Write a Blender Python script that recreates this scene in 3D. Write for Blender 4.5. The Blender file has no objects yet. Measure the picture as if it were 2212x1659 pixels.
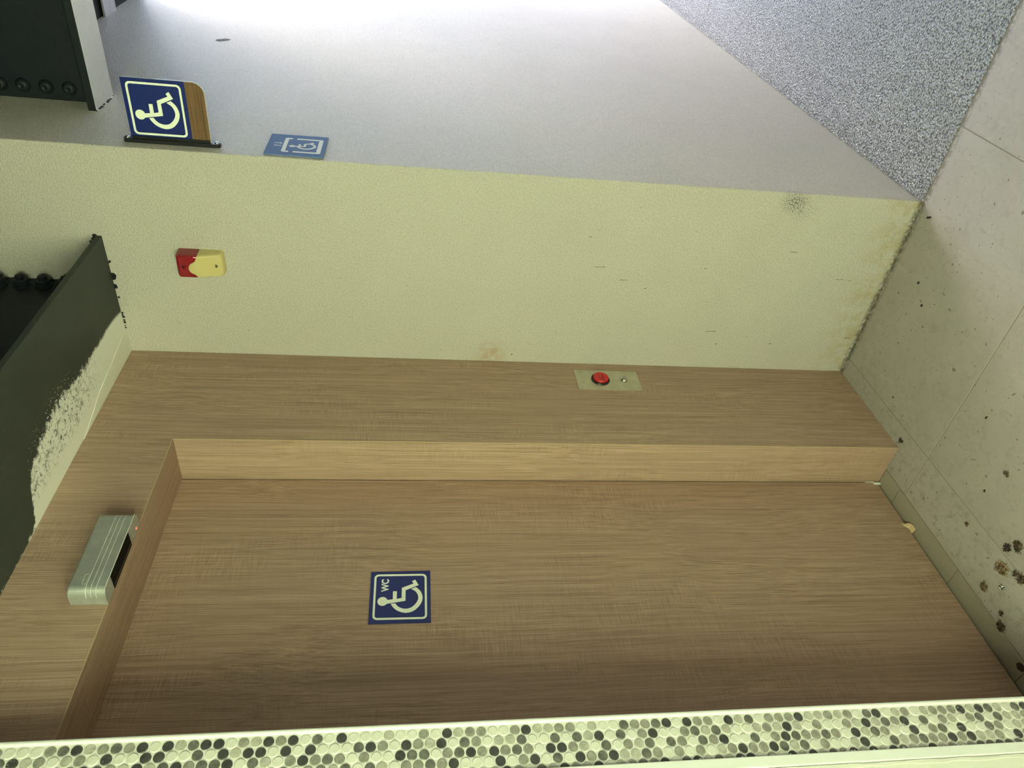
import bpy, bmesh, math, random
from mathutils import Vector, Matrix

random.seed(7)
scene = bpy.context.scene
COL = scene.collection

# ------------------------------------------------------------------ camera
CAM = Vector((-1.8727, -1.3625, 1.5))
YAW, PITCH, ROLL, FPX = 0.66054, -0.14902, 0.02469, 1563.3
fw = Vector((math.cos(PITCH)*math.cos(YAW), math.cos(PITCH)*math.sin(YAW), math.sin(PITCH)))
rt = Vector((math.sin(YAW), -math.cos(YAW), 0))
up = rt.cross(fw)
rt, up = math.cos(ROLL)*rt + math.sin(ROLL)*up, -math.sin(ROLL)*rt + math.cos(ROLL)*up
cam_data = bpy.data.cameras.new('camera')
cam_data.sensor_width = 36.0
cam_data.lens = FPX/2212*36.0
cam_data.clip_start = 0.02
cam = bpy.data.objects.new('camera', cam_data)
COL.objects.link(cam)
m = Matrix.Identity(4)          # the phone was held upright, the picture lies on its side
for i, ax in enumerate((-up, rt, -fw)):
    m[0][i], m[1][i], m[2][i] = ax
m.translation = CAM
cam.matrix_world = m
scene.camera = cam

# ------------------------------------------------------------------ sky, exposure
world = bpy.data.worlds.new('world')
scene.world = world
world.use_nodes = True
wn = world.node_tree
wn.nodes.clear()
sky = wn.nodes.new('ShaderNodeTexSky')
sky.sky_type = 'NISHITA'
sky.sun_disc = False
sky.sun_elevation = math.radians(38)
sky.sun_rotation = math.radians(124)
sky.dust_density = 1.5
SKY_STRENGTH = 1.22
bg = wn.nodes.new('ShaderNodeBackground')
bg.inputs['Strength'].default_value = SKY_STRENGTH
wo = wn.nodes.new('ShaderNodeOutputWorld')
hs = wn.nodes.new('ShaderNodeHueSaturation')      # clear sky tint
hs.inputs['Saturation'].default_value = 0.82
wn.links.new(sky.outputs[0], hs.inputs['Color'])
wn.links.new(hs.outputs[0], bg.inputs[0])
wn.links.new(bg.outputs[0], wo.inputs[0])

scene.view_settings.view_transform = 'Standard'
scene.view_settings.look = 'None'
scene.view_settings.gamma = 1.0
scene.view_settings.use_curve_mapping = False
scene.view_settings.exposure = 0.0
scene.cycles.max_bounces = 4
scene.cycles.diffuse_bounces = 3
scene.cycles.glossy_bounces = 2
scene.cycles.transmission_bounces = 1
scene.cycles.use_adaptive_sampling = True
scene.cycles.adaptive_threshold = 0.12
scene.cycles.adaptive_min_samples = 16
scene.cycles.use_light_tree = False
scene.cycles.caustics_reflective = False
scene.cycles.caustics_refractive = False
LAMP_STRENGTH = 210.0
LAMP_COLOR = (0.865, 1.0, 0.60)

# ------------------------------------------------------------------ measures (metres)
L = 0.625      # length of the cream return wall
H = 2.309      # top of the wood cladding, underside of the beam
A = 0.389      # door opening starts this far from the corner
HD = 2.094     # underside of the header
D = 0.147      # depth of the door recess
CEIL = 2.66
FAR = 3.6      # the right wall runs out to here
END = -2.75    # the lobby ends here
OPP = -2.0     # the wall across the lobby

# ------------------------------------------------------------------ materials
def new_mat(name):
    mt = bpy.data.materials.new(name)
    mt.use_nodes = True
    nt = mt.node_tree
    return mt, nt, nt.nodes['Principled BSDF']

def plain(name, col, rough=0.5, metal=0.0, spec=0.5, coat=0.0):
    mt, nt, b = new_mat(name)
    tex = nt.nodes.new('ShaderNodeTexNoise'); tex.inputs['Scale'].default_value = 60
    tex.inputs['Detail'].default_value = 4
    geo = nt.nodes.new('ShaderNodeNewGeometry')
    nt.links.new(geo.outputs['Position'], tex.inputs['Vector'])
    mx = nt.nodes.new('ShaderNodeMix'); mx.data_type = 'RGBA'
    mx.inputs[6].default_value = (*[c*0.93 for c in col], 1)
    mx.inputs[7].default_value = (*[min(1, c*1.06) for c in col], 1)
    nt.links.new(tex.outputs['Fac'], mx.inputs[0])
    nt.links.new(mx.outputs[2], b.inputs['Base Color'])
    b.inputs['Roughness'].default_value = rough
    b.inputs['Metallic'].default_value = metal
    b.inputs['Specular IOR Level'].default_value = spec
    b.inputs['Coat Weight'].default_value = coat
    return mt

class NT:
    """small node helper"""
    def __init__(s, nt):
        s.nt = nt
        s.geo = nt.nodes.new('ShaderNodeNewGeometry')
        s.pos = s.geo.outputs['Position']
        sp = nt.nodes.new('ShaderNodeSeparateXYZ')
        nt.links.new(s.pos, sp.inputs[0])
        s.x, s.y, s.z = sp.outputs
    def val(s, sock, v):
        if isinstance(v, (int, float)): sock.default_value = v
        elif isinstance(v, (tuple, list)): sock.default_value = v
        else: s.nt.links.new(v, sock)
    def math(s, op, a, b=0.0, c=0.0, clamp=False):
        n = s.nt.nodes.new('ShaderNodeMath'); n.operation = op; n.use_clamp = clamp
        s.val(n.inputs[0], a); s.val(n.inputs[1], b); s.val(n.inputs[2], c)
        return n.outputs[0]
    def scaled(s, v, vec=None):
        n = s.nt.nodes.new('ShaderNodeMapping')
        s.val(n.inputs['Vector'], vec or s.pos)
        n.inputs['Scale'].default_value = v
        return n.outputs[0]
    def noise(s, vec, scale=1.0, detail=3.0, rough=0.5, dist=0.0):
        n = s.nt.nodes.new('ShaderNodeTexNoise')
        s.val(n.inputs['Vector'], vec)
        n.inputs['Scale'].default_value = scale
        n.inputs['Detail'].default_value = detail
        n.inputs['Roughness'].default_value = rough
        n.inputs['Distortion'].default_value = dist
        return n.outputs['Fac']
    def voro(s, vec, scale, feature='F1'):
        n = s.nt.nodes.new('ShaderNodeTexVoronoi'); n.feature = feature
        s.val(n.inputs['Vector'], vec); n.inputs['Scale'].default_value = scale
        return n
    def ramp(s, v, lo, hi):
        n = s.nt.nodes.new('ShaderNodeMapRange'); n.interpolation_type = 'SMOOTHSTEP'
        s.val(n.inputs[0], v); n.inputs[1].default_value = lo; n.inputs[2].default_value = hi
        return n.outputs[0]
    def mix(s, f, a, b):
        n = s.nt.nodes.new('ShaderNodeMix'); n.data_type = 'RGBA'
        s.val(n.inputs[0], f)
        s.val(n.inputs[6], a if not isinstance(a, tuple) else (*a, 1))
        s.val(n.inputs[7], b if not isinstance(b, tuple) else (*b, 1))
        return n.outputs[2]
    def bump(s, h, strength, dist):
        n = s.nt.nodes.new('ShaderNodeBump')
        n.inputs['Strength'].default_value = strength
        n.inputs['Distance'].default_value = dist
        s.val(n.inputs['Height'], h)
        return n.outputs[0]
    def blob(s, ax1, c1, r1, ax2, c2, r2):
        """soft spot: 1 at the centre, 0 outside the ellipse"""
        a = s.math('DIVIDE', s.math('SUBTRACT', ax1, c1), r1)
        b = s.math('DIVIDE', s.math('SUBTRACT', ax2, c2), r2)
        d = s.math('SQRT', s.math('ADD', s.math('MULTIPLY', a, a), s.math('MULTIPLY', b, b)))
        return s.math('SUBTRACT', 1.0, d, clamp=True)

# stucco of the right-hand walls
def stucco_mat():
    mt, nt, b = new_mat('painted_stucco')
    n = NT(nt)
    g = n.noise(n.pos, 225, 2.5, 0.65)
    big = n.noise(n.pos, 5, 2)
    base = n.mix(big, (0.855, 0.785, 0.712), (0.93, 0.86, 0.782))
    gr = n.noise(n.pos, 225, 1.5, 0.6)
    base = n.mix(n.math('MULTIPLY', n.ramp(gr, 0.66, 0.34), 0.36), base, (0.57, 0.55, 0.49))  # fine shading of the rough grain put into the colour
    # dirt: rusty patch by the cladding, mildew at the outer corner, yellowed foot
    on = n.ramp(n.math('ABSOLUTE', n.x), 0.02, 0.005)
    st = n.math('MULTIPLY', n.blob(n.y, -0.02, 0.075, n.z, 1.225, 0.06), n.ramp(n.noise(n.pos, 40, 4), 0.25, 0.75))
    base = n.mix(n.math('MULTIPLY', n.math('MULTIPLY', st, on), 0.75), base, (0.62, 0.30, 0.10))
    mil = n.math('MULTIPLY', n.blob(n.y, -0.600, 0.045, n.z, 0.395, 0.05), n.ramp(n.noise(n.pos, 260, 3), 0.42, 0.62))
    mil2 = n.math('MULTIPLY', n.blob(n.y, -0.575, 0.05, n.z, 0.36, 0.05), n.ramp(n.noise(n.pos, 260, 3), 0.52, 0.66))
    base = n.mix(n.math('MULTIPLY', n.math('ADD', mil, mil2, clamp=True), on), base, (0.05, 0.055, 0.035))
    foot = n.math('MULTIPLY', n.ramp(n.z, 0.16, 0.0), n.ramp(n.noise(n.pos, 22, 3, 0.65), 0.38, 0.68))
    foot = n.math('MULTIPLY', foot, on)
    base = n.mix(n.math('MULTIPLY', foot, 0.6), base, (0.62, 0.48, 0.20))
    drt = n.math('MULTIPLY', n.ramp(n.z, 0.018, 0.0), n.ramp(n.noise(n.pos, 70, 3, 0.7), 0.40, 0.58))
    base = n.mix(n.math('MULTIPLY', drt, 0.8), base, (0.12, 0.10, 0.07))
    fleck = n.ramp(n.noise(n.pos, 120, 1, 0.4), 0.24, 0.20)
    base = n.mix(n.math('MULTIPLY', fleck, 0.5), base, (0.2, 0.19, 0.13))
    nt.links.new(base, b.inputs['Base Color'])
    b.inputs['Roughness'].default_value = 0.34
    b.inputs['Specular IOR Level'].default_value = 0.42
    h = n.math('ADD', g, n.math('MULTIPLY', n.noise(n.pos, 900, 1), 0.35))
    nt.links.new(n.bump(h, 1.0, 0.006), b.inputs['Normal'])
    return mt

def wood_mat(name='wood_laminate', dark=(0.250, 0.160, 0.115), light=(0.515, 0.356, 0.265), seed=0.0, along='z', tone=(0.40, 0.26, 0.205)):
    mt, nt, b = new_mat(name)
    n = NT(nt)
    off = nt.nodes.new('ShaderNodeVectorMath'); off.operation = 'ADD'
    nt.links.new(n.pos, off.inputs[0]); off.inputs[1].default_value = (seed, seed*0.7, seed*1.3)
    pos = off.outputs[0]
    if along in 'xy':
        sx = nt.nodes.new('ShaderNodeSeparateXYZ'); cx = nt.nodes.new('ShaderNodeCombineXYZ')
        nt.links.new(pos, sx.inputs[0])
        k = (0, 2, 1) if along == 'y' else (2, 1, 0)
        for q in range(3): nt.links.new(sx.outputs[k[q]], cx.inputs[q])
        pos = cx.outputs[0]
    warp = n.noise(n.scaled((3, 3, 1.1), pos), 1, 2)
    vw = nt.nodes.new('ShaderNodeVectorMath'); vw.operation = 'ADD'
    cmb = nt.nodes.new('ShaderNodeCombineXYZ')
    nt.links.new(n.math('MULTIPLY', warp, 0.045), cmb.inputs[0])
    nt.links.new(n.math('MULTIPLY', warp, 0.045), cmb.inputs[1])
    nt.links.new(pos, vw.inputs[0]); nt.links.new(cmb.outputs[0], vw.inputs[1])
    w = vw.outputs[0]
    s1 = n.noise(n.scaled((400, 400, 1.8), w), 1, 3, 0.65)
    s2 = n.noise(n.scaled((110, 110, 0.7), w), 1, 3, 0.6)
    s3 = n.noise(n.scaled((900, 900, 10), w), 1, 1, 0.5)
    cross = n.noise(n.scaled((20, 20, 520), pos), 1, 2, 0.6)
    mask = n.ramp(n.noise(n.scaled((5, 5, 2.6), pos), 1, 2), 0.42, 0.66)
    mask2 = n.ramp(n.noise(n.scaled((30, 30, 6), pos), 1, 1), 0.35, 0.7)
    v = n.math('ADD', n.math('MULTIPLY', s1, 0.62), n.math('MULTIPLY', s2, 0.30))
    v = n.math('ADD', v, n.math('MULTIPLY', n.math('SUBTRACT', s3, 0.5), 0.30))
    cr = n.math('MULTIPLY', n.math('SUBTRACT', cross, 0.5), n.math('MULTIPLY', n.math('ADD', mask, 0.18), n.math('ADD', mask2, 0.3)))
    v = n.math('ADD', v, n.math('MULTIPLY', cr, 0.42))
    f = n.ramp(v, 0.24, 0.68)
    col = n.mix(f, dark, light)
    tint = n.noise(n.scaled((6, 6, 1.2), pos), 1, 3)
    col = n.mix(n.math('MULTIPLY', n.ramp(tint, 0.45, 0.75), 0.35), col, tone)
    nt.links.new(col, b.inputs['Base Color'])
    b.inputs['Roughness'].default_value = 0.48
    b.inputs['Specular IOR Level'].default_value = 0.35
    return mt

def paver_mat():
    mt, nt, b = new_mat('grey_paving')
    n = NT(nt)
    c = n.mix(n.noise(n.pos, 7, 5, 0.6), (0.335, 0.302, 0.280), (0.445, 0.406, 0.385))
    c = n.mix(n.math('MULTIPLY', n.ramp(n.noise(n.pos, 26, 4, 0.7, 1.5), 0.50, 0.70), 0.30), c, (0.25, 0.225, 0.18))
    sw = n.noise(n.scaled((9, 26, 9)), 1, 4, 0.6, 2.0)
    c = n.mix(n.math('MULTIPLY', n.ramp(sw, 0.55, 0.75), 0.22), c, (0.54, 0.51, 0.46))
    for sc, lo, hi, amt in ((95, 0.205, 0.175, 0.85), (190, 0.19, 0.165, 0.7), (42, 0.215, 0.19, 0.6)):
        sp = n.ramp(n.noise(n.pos, sc, 1.0, 0.45), lo + 0.05, hi + 0.05)
        c = n.mix(n.math('MULTIPLY', sp, amt), c, (0.055, 0.045, 0.035))
    # grime where shoes and water leave it: along the wall foot and at the door
    near = n.ramp(n.y, -0.16, 0.04)
    gr = n.ramp(n.noise(n.pos, 34, 4, 0.75), 0.50, 0.66)
    c = n.mix(n.math('MULTIPLY', n.math('MULTIPLY', near, gr), 0.30), c, (0.10, 0.082, 0.055))
    foot = n.math('MULTIPLY', n.ramp(n.x, -0.030, -0.004), n.ramp(n.noise(n.pos, 60, 4, 0.7), 0.40, 0.56))
    c = n.mix(n.math('MULTIPLY', foot, 0.75), c, (0.06, 0.055, 0.045))
    nt.links.new(c, b.inputs['Base Color'])
    b.inputs['Roughness'].default_value = 0.50
    b.inputs['Specular IOR Level'].default_value = 0.40
    nt.links.new(n.bump(n.noise(n.pos, 120, 4), 0.12, 0.001), b.inputs['Normal'])
    return mt

def pebbled_mat():
    mt, nt, b = new_mat('pebbled_paving')
    n = NT(nt)
    wv = nt.nodes.new('ShaderNodeVectorMath'); wv.operation = 'ADD'
    tn = nt.nodes.new('ShaderNodeTexNoise'); tn.inputs['Scale'].default_value = 90
    nt.links.new(n.pos, tn.inputs['Vector'])
    sc = nt.nodes.new('ShaderNodeVectorMath'); sc.operation = 'SCALE'; sc.inputs['Scale'].default_value = 0.006
    nt.links.new(tn.outputs['Color'], sc.inputs[0])
    nt.links.new(n.pos, wv.inputs[0]); nt.links.new(sc.outputs[0], wv.inputs[1])
    vo = n.voro(wv.outputs[0], 165, 'SMOOTH_F1')
    vo.inputs['Smoothness'].default_value = 0.35
    d = vo.outputs['Distance']
    hgt = n.math('SUBTRACT', 1.0, d)
    c = n.mix(n.noise(n.pos, 11, 5, 0.6), (0.34, 0.345, 0.36), (0.48, 0.485, 0.50))
    c = n.mix(n.ramp(d, 0.38, 0.72), c, (0.085, 0.085, 0.09))  # shade in the valleys between pebbles put into the colour
    dirt = n.math('MULTIPLY', n.ramp(n.y, -0.68, -0.635), n.ramp(n.noise(n.pos, 30, 5, 0.7), 0.46, 0.62))
    c = n.mix(n.math('MULTIPLY', dirt, 0.55), c, (0.16, 0.13, 0.10))
    nt.links.new(c, b.inputs['Base Color'])
    b.inputs['Roughness'].default_value = 0.17
    b.inputs['Specular IOR Level'].default_value = 1.0
    nt.links.new(n.bump(hgt, 1.0, 0.0065), b.inputs['Normal'])
    return mt

def steel_mat(name, paint_patch=False):
    mt, nt, b = new_mat(name)
    n = NT(nt)
    c = n.mix(n.noise(n.pos, 14, 5, 0.6), (0.004, 0.007, 0.011), (0.011, 0.015, 0.020))
    rough = 0.5
    if paint_patch:
        # white wall paint brushed over the black flange: solid at the wall, ragged streaks further out
        c = n.mix(n.noise(n.pos, 9, 4), (0.030, 0.036, 0.031), (0.050, 0.058, 0.050))
        fc = nt.nodes.new('ShaderNodeFloatCurve')
        nt.links.new(n.math('DIVIDE', n.math('MULTIPLY', n.x, -1.0), 0.75, clamp=True), fc.inputs['Value'])
        cv = fc.mapping.curves[0]
        pts = [(0.0, 0.50), (0.10, 0.545), (0.35, 0.54), (0.47, 0.56), (0.60, 0.60), (0.72, 0.56), (0.80, 0.50), (0.88, 0.30), (0.925, 0.05), (1.0, 0.0)]
        cv.points[0].location = pts[0]; cv.points[1].location = pts[-1]
        for p in pts[1:-1]: cv.points.new(*p)
        fc.mapping.update()
        edge = n.math('MULTIPLY', fc.outputs['Value'], -0.28)      # y where the paint starts
        inside = n.math('SUBTRACT', n.y, edge)                     # > 0: painted
        rag = n.math('MULTIPLY', n.math('SUBTRACT', n.noise(n.pos, 45, 6, 0.75), 0.5), 0.10)
        rag = n.math('MULTIPLY', rag, n.ramp(n.x, -0.05, -0.35))
        cover = n.ramp(n.math('ADD', inside, rag), -0.002, 0.010)
        streak = n.noise(n.scaled((70, 70, 70)), 1, 6, 0.8, 0.8)
        worn = n.math('MULTIPLY', n.ramp(n.x, -0.16, -0.40), n.ramp(n.y, -0.035, -0.075))
        worn = n.math('MULTIPLY', worn, n.ramp(streak, 0.50, 0.60))
        cover = n.math('MULTIPLY', cover, n.math('SUBTRACT', 1.0, n.math('MULTIPLY', worn, 0.85)))
        spl = n.math('MULTIPLY', n.ramp(n.noise(n.pos, 190, 1), 0.66, 0.70), n.math('MULTIPLY', n.ramp(inside, -0.05, -0.005), n.ramp(n.x, -0.28, -0.42)))
        spl = n.math('MULTIPLY', spl, n.ramp(n.x, -0.66, -0.60))
        cover = n.math('MAXIMUM', cover, spl)
        c = n.mix(cover, c, (0.84, 0.83, 0.78))
    nt.links.new(c, b.inputs['Base Color'])
    b.inputs['Roughness'].default_value = rough
    b.inputs['Specular IOR Level'].default_value = 0.25
    nt.links.new(n.bump(n.noise(n.pos, 70, 4), 0.25, 0.002), b.inputs['Normal'])
    return mt

def grey_steel_mat():
    """flange underside: daylight put into a pale colour, glossy coat with paint nibs"""
    mt, nt, b = new_mat('daylit_flange')
    n = NT(nt)
    c = n.mix(n.noise(n.pos, 20, 5), (0.62, 0.60, 0.65), (0.74, 0.72, 0.77))  # pale colour stands for daylight on the black beam's underside
    nt.links.new(c, b.inputs['Base Color'])
    b.inputs['Roughness'].default_value = 0.32
    nib = n.ramp(n.noise(n.pos, 130, 1), 0.64, 0.72)
    h = n.math('ADD', nib, n.math('MULTIPLY', n.noise(n.pos, 40, 3), 0.6))
    nt.links.new(n.bump(h, 0.5, 0.003), b.inputs['Normal'])
    return mt

def tile_mat(name, a, bcol):
    mt, nt, b = new_mat(name)
    n = NT(nt)
    v = n.noise(n.scaled((260, 60, 420)), 1, 4, 0.7, 0.6)
    big = n.noise(n.pos, 75, 2)
    f = n.ramp(n.math('ADD', n.math('MULTIPLY', v, 0.55), n.math('MULTIPLY', big, 0.45)), 0.34, 0.66)
    c = n.mix(f, a, bcol)
    # grout haze wiped over the tiles, worst high up and low down
    hz = n.ramp(n.noise(n.scaled((420, 40, 90)), 1, 4, 0.75), 0.56, 0.70)
    zone = n.math('MAXIMUM', n.ramp(n.z, 1.90, 2.06), n.ramp(n.z, 0.75, 0.35))
    c = n.mix(n.math('MULTIPLY', n.math('MULTIPLY', hz, zone), 0.5), c, (0.66, 0.655, 0.60))
    nt.links.new(c, b.inputs['Base Color'])
    b.inputs['Roughness'].default_value = 0.42
    return mt

def plaster_mat(name, a, bcol, bump=0.15):
    mt, nt, b = new_mat(name)
    n = NT(nt)
    c = n.mix(n.noise(n.pos, 25, 5, 0.6), a, bcol)
    nt.links.new(c, b.inputs['Base Color'])
    b.inputs['Roughness'].default_value = 0.55
    nt.links.new(n.bump(n.noise(n.pos, 90, 4), bump, 0.001), b.inputs['Normal'])
    return mt

def brushed_mat(name, col, rough, vec, metal=1.0):
    mt, nt, b = new_mat(name)
    n = NT(nt)
    g = n.noise(n.scaled(vec), 1, 2)
    blot = n.noise(n.pos, 35, 4, 0.6)
    c = n.mix(n.ramp(blot, 0.35, 0.7), tuple(0.86*x for x in col), col)
    nt.links.new(c, b.inputs['Base Color'])
    b.inputs['Metallic'].default_value = metal
    r = n.math('ADD', rough - 0.05, n.math('MULTIPLY', g, 0.12))
    nt.links.new(r, b.inputs['Roughness'])
    return mt

M = {}
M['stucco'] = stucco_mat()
M['wood'] = wood_mat()
M['wood_door'] = wood_mat('wood_laminate_door', (0.250, 0.157, 0.113), (0.515, 0.352, 0.263), 3.7)
M['wood_x'] = wood_mat('wood_laminate_soffit', (0.250, 0.157, 0.113), (0.44, 0.30, 0.222), 5.3, 'x')  # underside shade put into the colour: darker copy of the laminate
M['edge'] = plain('pale_edge_band', (0.50, 0.38, 0.22), 0.5)
M['paver'] = paver_mat()
M['pebbled'] = pebbled_mat()
M['grout_dark'] = plain('floor_joint', (0.24, 0.205, 0.16), 0.9)
M['threshold'] = plain('threshold_stone', (0.33, 0.295, 0.24), 0.55)
M['steel'] = steel_mat('black_steel')
M['steel_patch'] = steel_mat('black_steel_brushed_white', True)
M['flange_grey'] = grey_steel_mat()
M['plaster'] = plaster_mat('cream_plaster', (0.74, 0.73, 0.65), (0.80, 0.79, 0.71))
M['trim'] = plaster_mat('white_trim', (0.76, 0.77, 0.75), (0.82, 0.83, 0.80), 0.05)
M['grout'] = plaster_mat('cream_grout', (0.70, 0.69, 0.63), (0.78, 0.77, 0.71))
M['tileW'] = tile_mat('tile_cream', (0.66, 0.65, 0.57), (0.73, 0.72, 0.64))
M['tileL'] = tile_mat('tile_light', (0.36, 0.345, 0.285), (0.55, 0.535, 0.46))
M['tileM'] = tile_mat('tile_mid', (0.19, 0.185, 0.155), (0.36, 0.345, 0.29))
M['tileK'] = tile_mat('tile_deep', (0.075, 0.075, 0.068), (0.20, 0.195, 0.165))
M['tileD'] = tile_mat('tile_dark', (0.030, 0.031, 0.031), (0.075, 0.075, 0.07))
M['blue'] = plain('sign_blue', (0.013, 0.023, 0.145), 0.28, spec=0.4)
M['sky_blue'] = plain('sign_pale_blue', (0.125, 0.215, 0.46), 0.65, spec=0.15)
M['lum'] = plain('sign_luminous', (0.90, 0.92, 0.80), 0.45)
M['white'] = plain('sign_white', (0.90, 0.91, 0.90), 0.5, spec=0.2)
M['oak'] = wood_mat('sign_oak', (0.060, 0.028, 0.012), (0.25, 0.135, 0.062), 9.1, 'y', (0.16, 0.08, 0.035))
M['black_plastic'] = plain('black_plastic', (0.010, 0.010, 0.012), 0.28)
M['acrylic'] = plain('clear_edge', (0.62, 0.62, 0.64), 0.12)
M['chrome'] = brushed_mat('chrome', (0.62, 0.62, 0.58), 0.16, (300, 300, 300))
M['plate'] = brushed_mat('satin_plate', (0.66, 0.63, 0.50), 0.42, (500, 500, 14), 0.75)
M['red'] = plain('red_plastic', (0.62, 0.018, 0.022), 0.30, spec=0.5)
M['darkred'] = plain('dark_red_print', (0.16, 0.008, 0.008), 0.5)
M['lens'] = plain('red_lens', (0.24, 0.004, 0.012), 0.14, spec=0.6, coat=0.5)
M['lens_ring'] = plain('lens_ring', (0.10, 0.002, 0.004), 0.3)
M['siren'] = plain('yellowed_plastic', (0.57, 0.48, 0.215), 0.42)
M['siren_hole'] = plain('sounder_hole', (0.10, 0.10, 0.055), 0.7)
M['alu'] = brushed_mat('satin_aluminium', (0.50, 0.52, 0.49), 0.40, (20, 20, 700), 0.55)
M['alu_line'] = brushed_mat('bright_line', (0.85, 0.85, 0.80), 0.4, (20, 20, 700), 0.1)
M['window'] = plain('dark_window', (0.004, 0.003, 0.003), 0.6, spec=0.08)
M['scuff'] = plain('black_scuff', (0.03, 0.03, 0.025), 0.8)
M['dirt'] = plain('dry_dirt', (0.095, 0.052, 0.025), 0.9)
M['straw'] = plain('dry_straw', (0.33, 0.21, 0.10), 0.8)
M['soot'] = plain('black_debris', (0.018, 0.014, 0.014), 0.7)
M['chip'] = plain('tan_chip', (0.60, 0.43, 0.24), 0.6)
M['ceiling'] = plain('dark_ceiling', (0.02, 0.023, 0.028), 0.8)
M['concrete'] = plain('outdoor_paving', (0.42, 0.41, 0.40), 0.8)
M['dark_wall'] = plaster_mat('grey_wall', (0.16, 0.15, 0.14), (0.20, 0.19, 0.18))
M['bounce_pale'] = plaster_mat('pale_bounce_plaster', (0.76, 0.76, 0.76), (0.82, 0.82, 0.82))  # pale tone set so the unseen walls bounce light
M['housing'] = plain('lamp_housing', (0.7, 0.7, 0.68), 0.5)
def emit(name, col, s):
    mt, nt, b = new_mat(name)
    b.inputs['Base Color'].default_value = (*col, 1)
    b.inputs['Emission Color'].default_value = (*col, 1)
    b.inputs['Emission Strength'].default_value = s
    return mt
M['tube'] = emit('fluorescent_tube', LAMP_COLOR, LAMP_STRENGTH)
M['led'] = emit('red_led', (1.0, 0.10, 0.06), 2.6)

# ------------------------------------------------------------------ mesh helpers
def link(name, me, mat, parent=None, smooth=False):
    if mat is not None and not me.materials: me.materials.append(mat)
    if smooth:
        for p in me.polygons: p.use_smooth = True
    o = bpy.data.objects.new(name, me)
    COL.objects.link(o)
    if parent is not None: o.parent = parent
    return o

def from_bm(name, bm, mat, parent=None, smooth=False):
    bmesh.ops.recalc_face_normals(bm, faces=bm.faces)
    me = bpy.data.meshes.new(name)
    bm.to_mesh(me); bm.free()
    return link(name, me, mat, parent, smooth)

def bm_box(bm, x0, x1, y0, y1, z0, z1):
    x0, x1 = min(x0, x1), max(x0, x1); y0, y1 = min(y0, y1), max(y0, y1); z0, z1 = min(z0, z1), max(z0, z1)
    r = bmesh.ops.create_cube(bm, size=1.0)
    vs = r['verts']
    for v in vs:
        v.co = Vector(((x0 + x1)/2 + v.co.x*(x1 - x0), (y0 + y1)/2 + v.co.y*(y1 - y0), (z0 + z1)/2 + v.co.z*(z1 - z0)))
    return vs

def box(name, x0, x1, y0, y1, z0, z1, mat, parent=None, bevel=0.0, seg=2):
    bm = bmesh.new()
    bm_box(bm, x0, x1, y0, y1, z0, z1)
    if bevel > 0:
        bmesh.ops.bevel(bm, geom=bm.edges[:], offset=bevel, segments=seg, profile=0.5, affect='EDGES', clamp_overlap=True)
    return from_bm(name, bm, mat, parent)

def cyl_pts(c, n, r, k, ref=None):
    n = Vector(n).normalized()
    a = Vector((0, 0, 1)) if abs(n.z) < 0.9 else Vector((1, 0, 0))
    u = n.cross(a).normalized(); v = n.cross(u)
    return [Vector(c) + r*(math.cos(2*math.pi*i/k)*u + math.sin(2*math.pi*i/k)*v) for i in range(k)]

def bm_lathe(bm, c, n, prof, k=24, rot=0.0):
    """prof: list of (radius, height along n); closed with caps where radius > 0"""
    n = Vector(n).normalized(); c = Vector(c)
    a = Vector((0, 0, 1)) if abs(n.z) < 0.9 else Vector((1, 0, 0))
    u = n.cross(a).normalized(); v = n.cross(u)
    rings = []
    for r, h in prof:
        if r <= 1e-7:
            rings.append([bm.verts.new(c + h*n)])
        else:
            rings.append([bm.verts.new(c + h*n + r*(math.cos(2*math.pi*i/k + rot)*u + math.sin(2*math.pi*i/k + rot)*v)) for i in range(k)])
    for A_, B_ in zip(rings[:-1], rings[1:]):
        for i in range(k):
            j = (i + 1) % k
            if len(A_) == 1 and len(B_) == 1: continue
            if len(A_) == 1: bm.faces.new((A_[0], B_[i], B_[j]))
            elif len(B_) == 1: bm.faces.new((A_[i], A_[j], B_[0]))
            else: bm.faces.new((A_[i], A_[j], B_[j], B_[i]))
    for rg in (rings[0], rings[-1]):
        if len(rg) > 2: bm.faces.new(rg)

def lathe(name, c, n, prof, mat, parent=None, k=24, smooth=False, rot=0.0):
    bm = bmesh.new()
    bm_lathe(bm, c, n, prof, k, rot)
    return from_bm(name, bm, mat, parent, smooth)

class Frame:
    """2D drawing plane: millimetres along u and v, thickness along n"""
    def __init__(s, o, u, v, n): s.o, s.u, s.v, s.n = Vector(o), Vector(u), Vector(v), Vector(n)
    def p(s, a, b, h=0.0): return s.o + s.u*(a/1000) + s.v*(b/1000) + s.n*(h/1000)

def bm_prism(bm, fr, pts, h0, h1):
    lo = [bm.verts.new(fr.p(a, b, h0)) for a, b in pts]
    hi = [bm.verts.new(fr.p(a, b, h1)) for a, b in pts]
    n = len(pts)
    f = [bm.faces.new(hi), bm.faces.new(lo[::-1])]
    for q in f: q.normal_update()
    for i in range(n):
        j = (i + 1) % n
        bm.faces.new((lo[i], lo[j], hi[j], hi[i]))
    bmesh.ops.triangulate(bm, faces=f)

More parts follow.
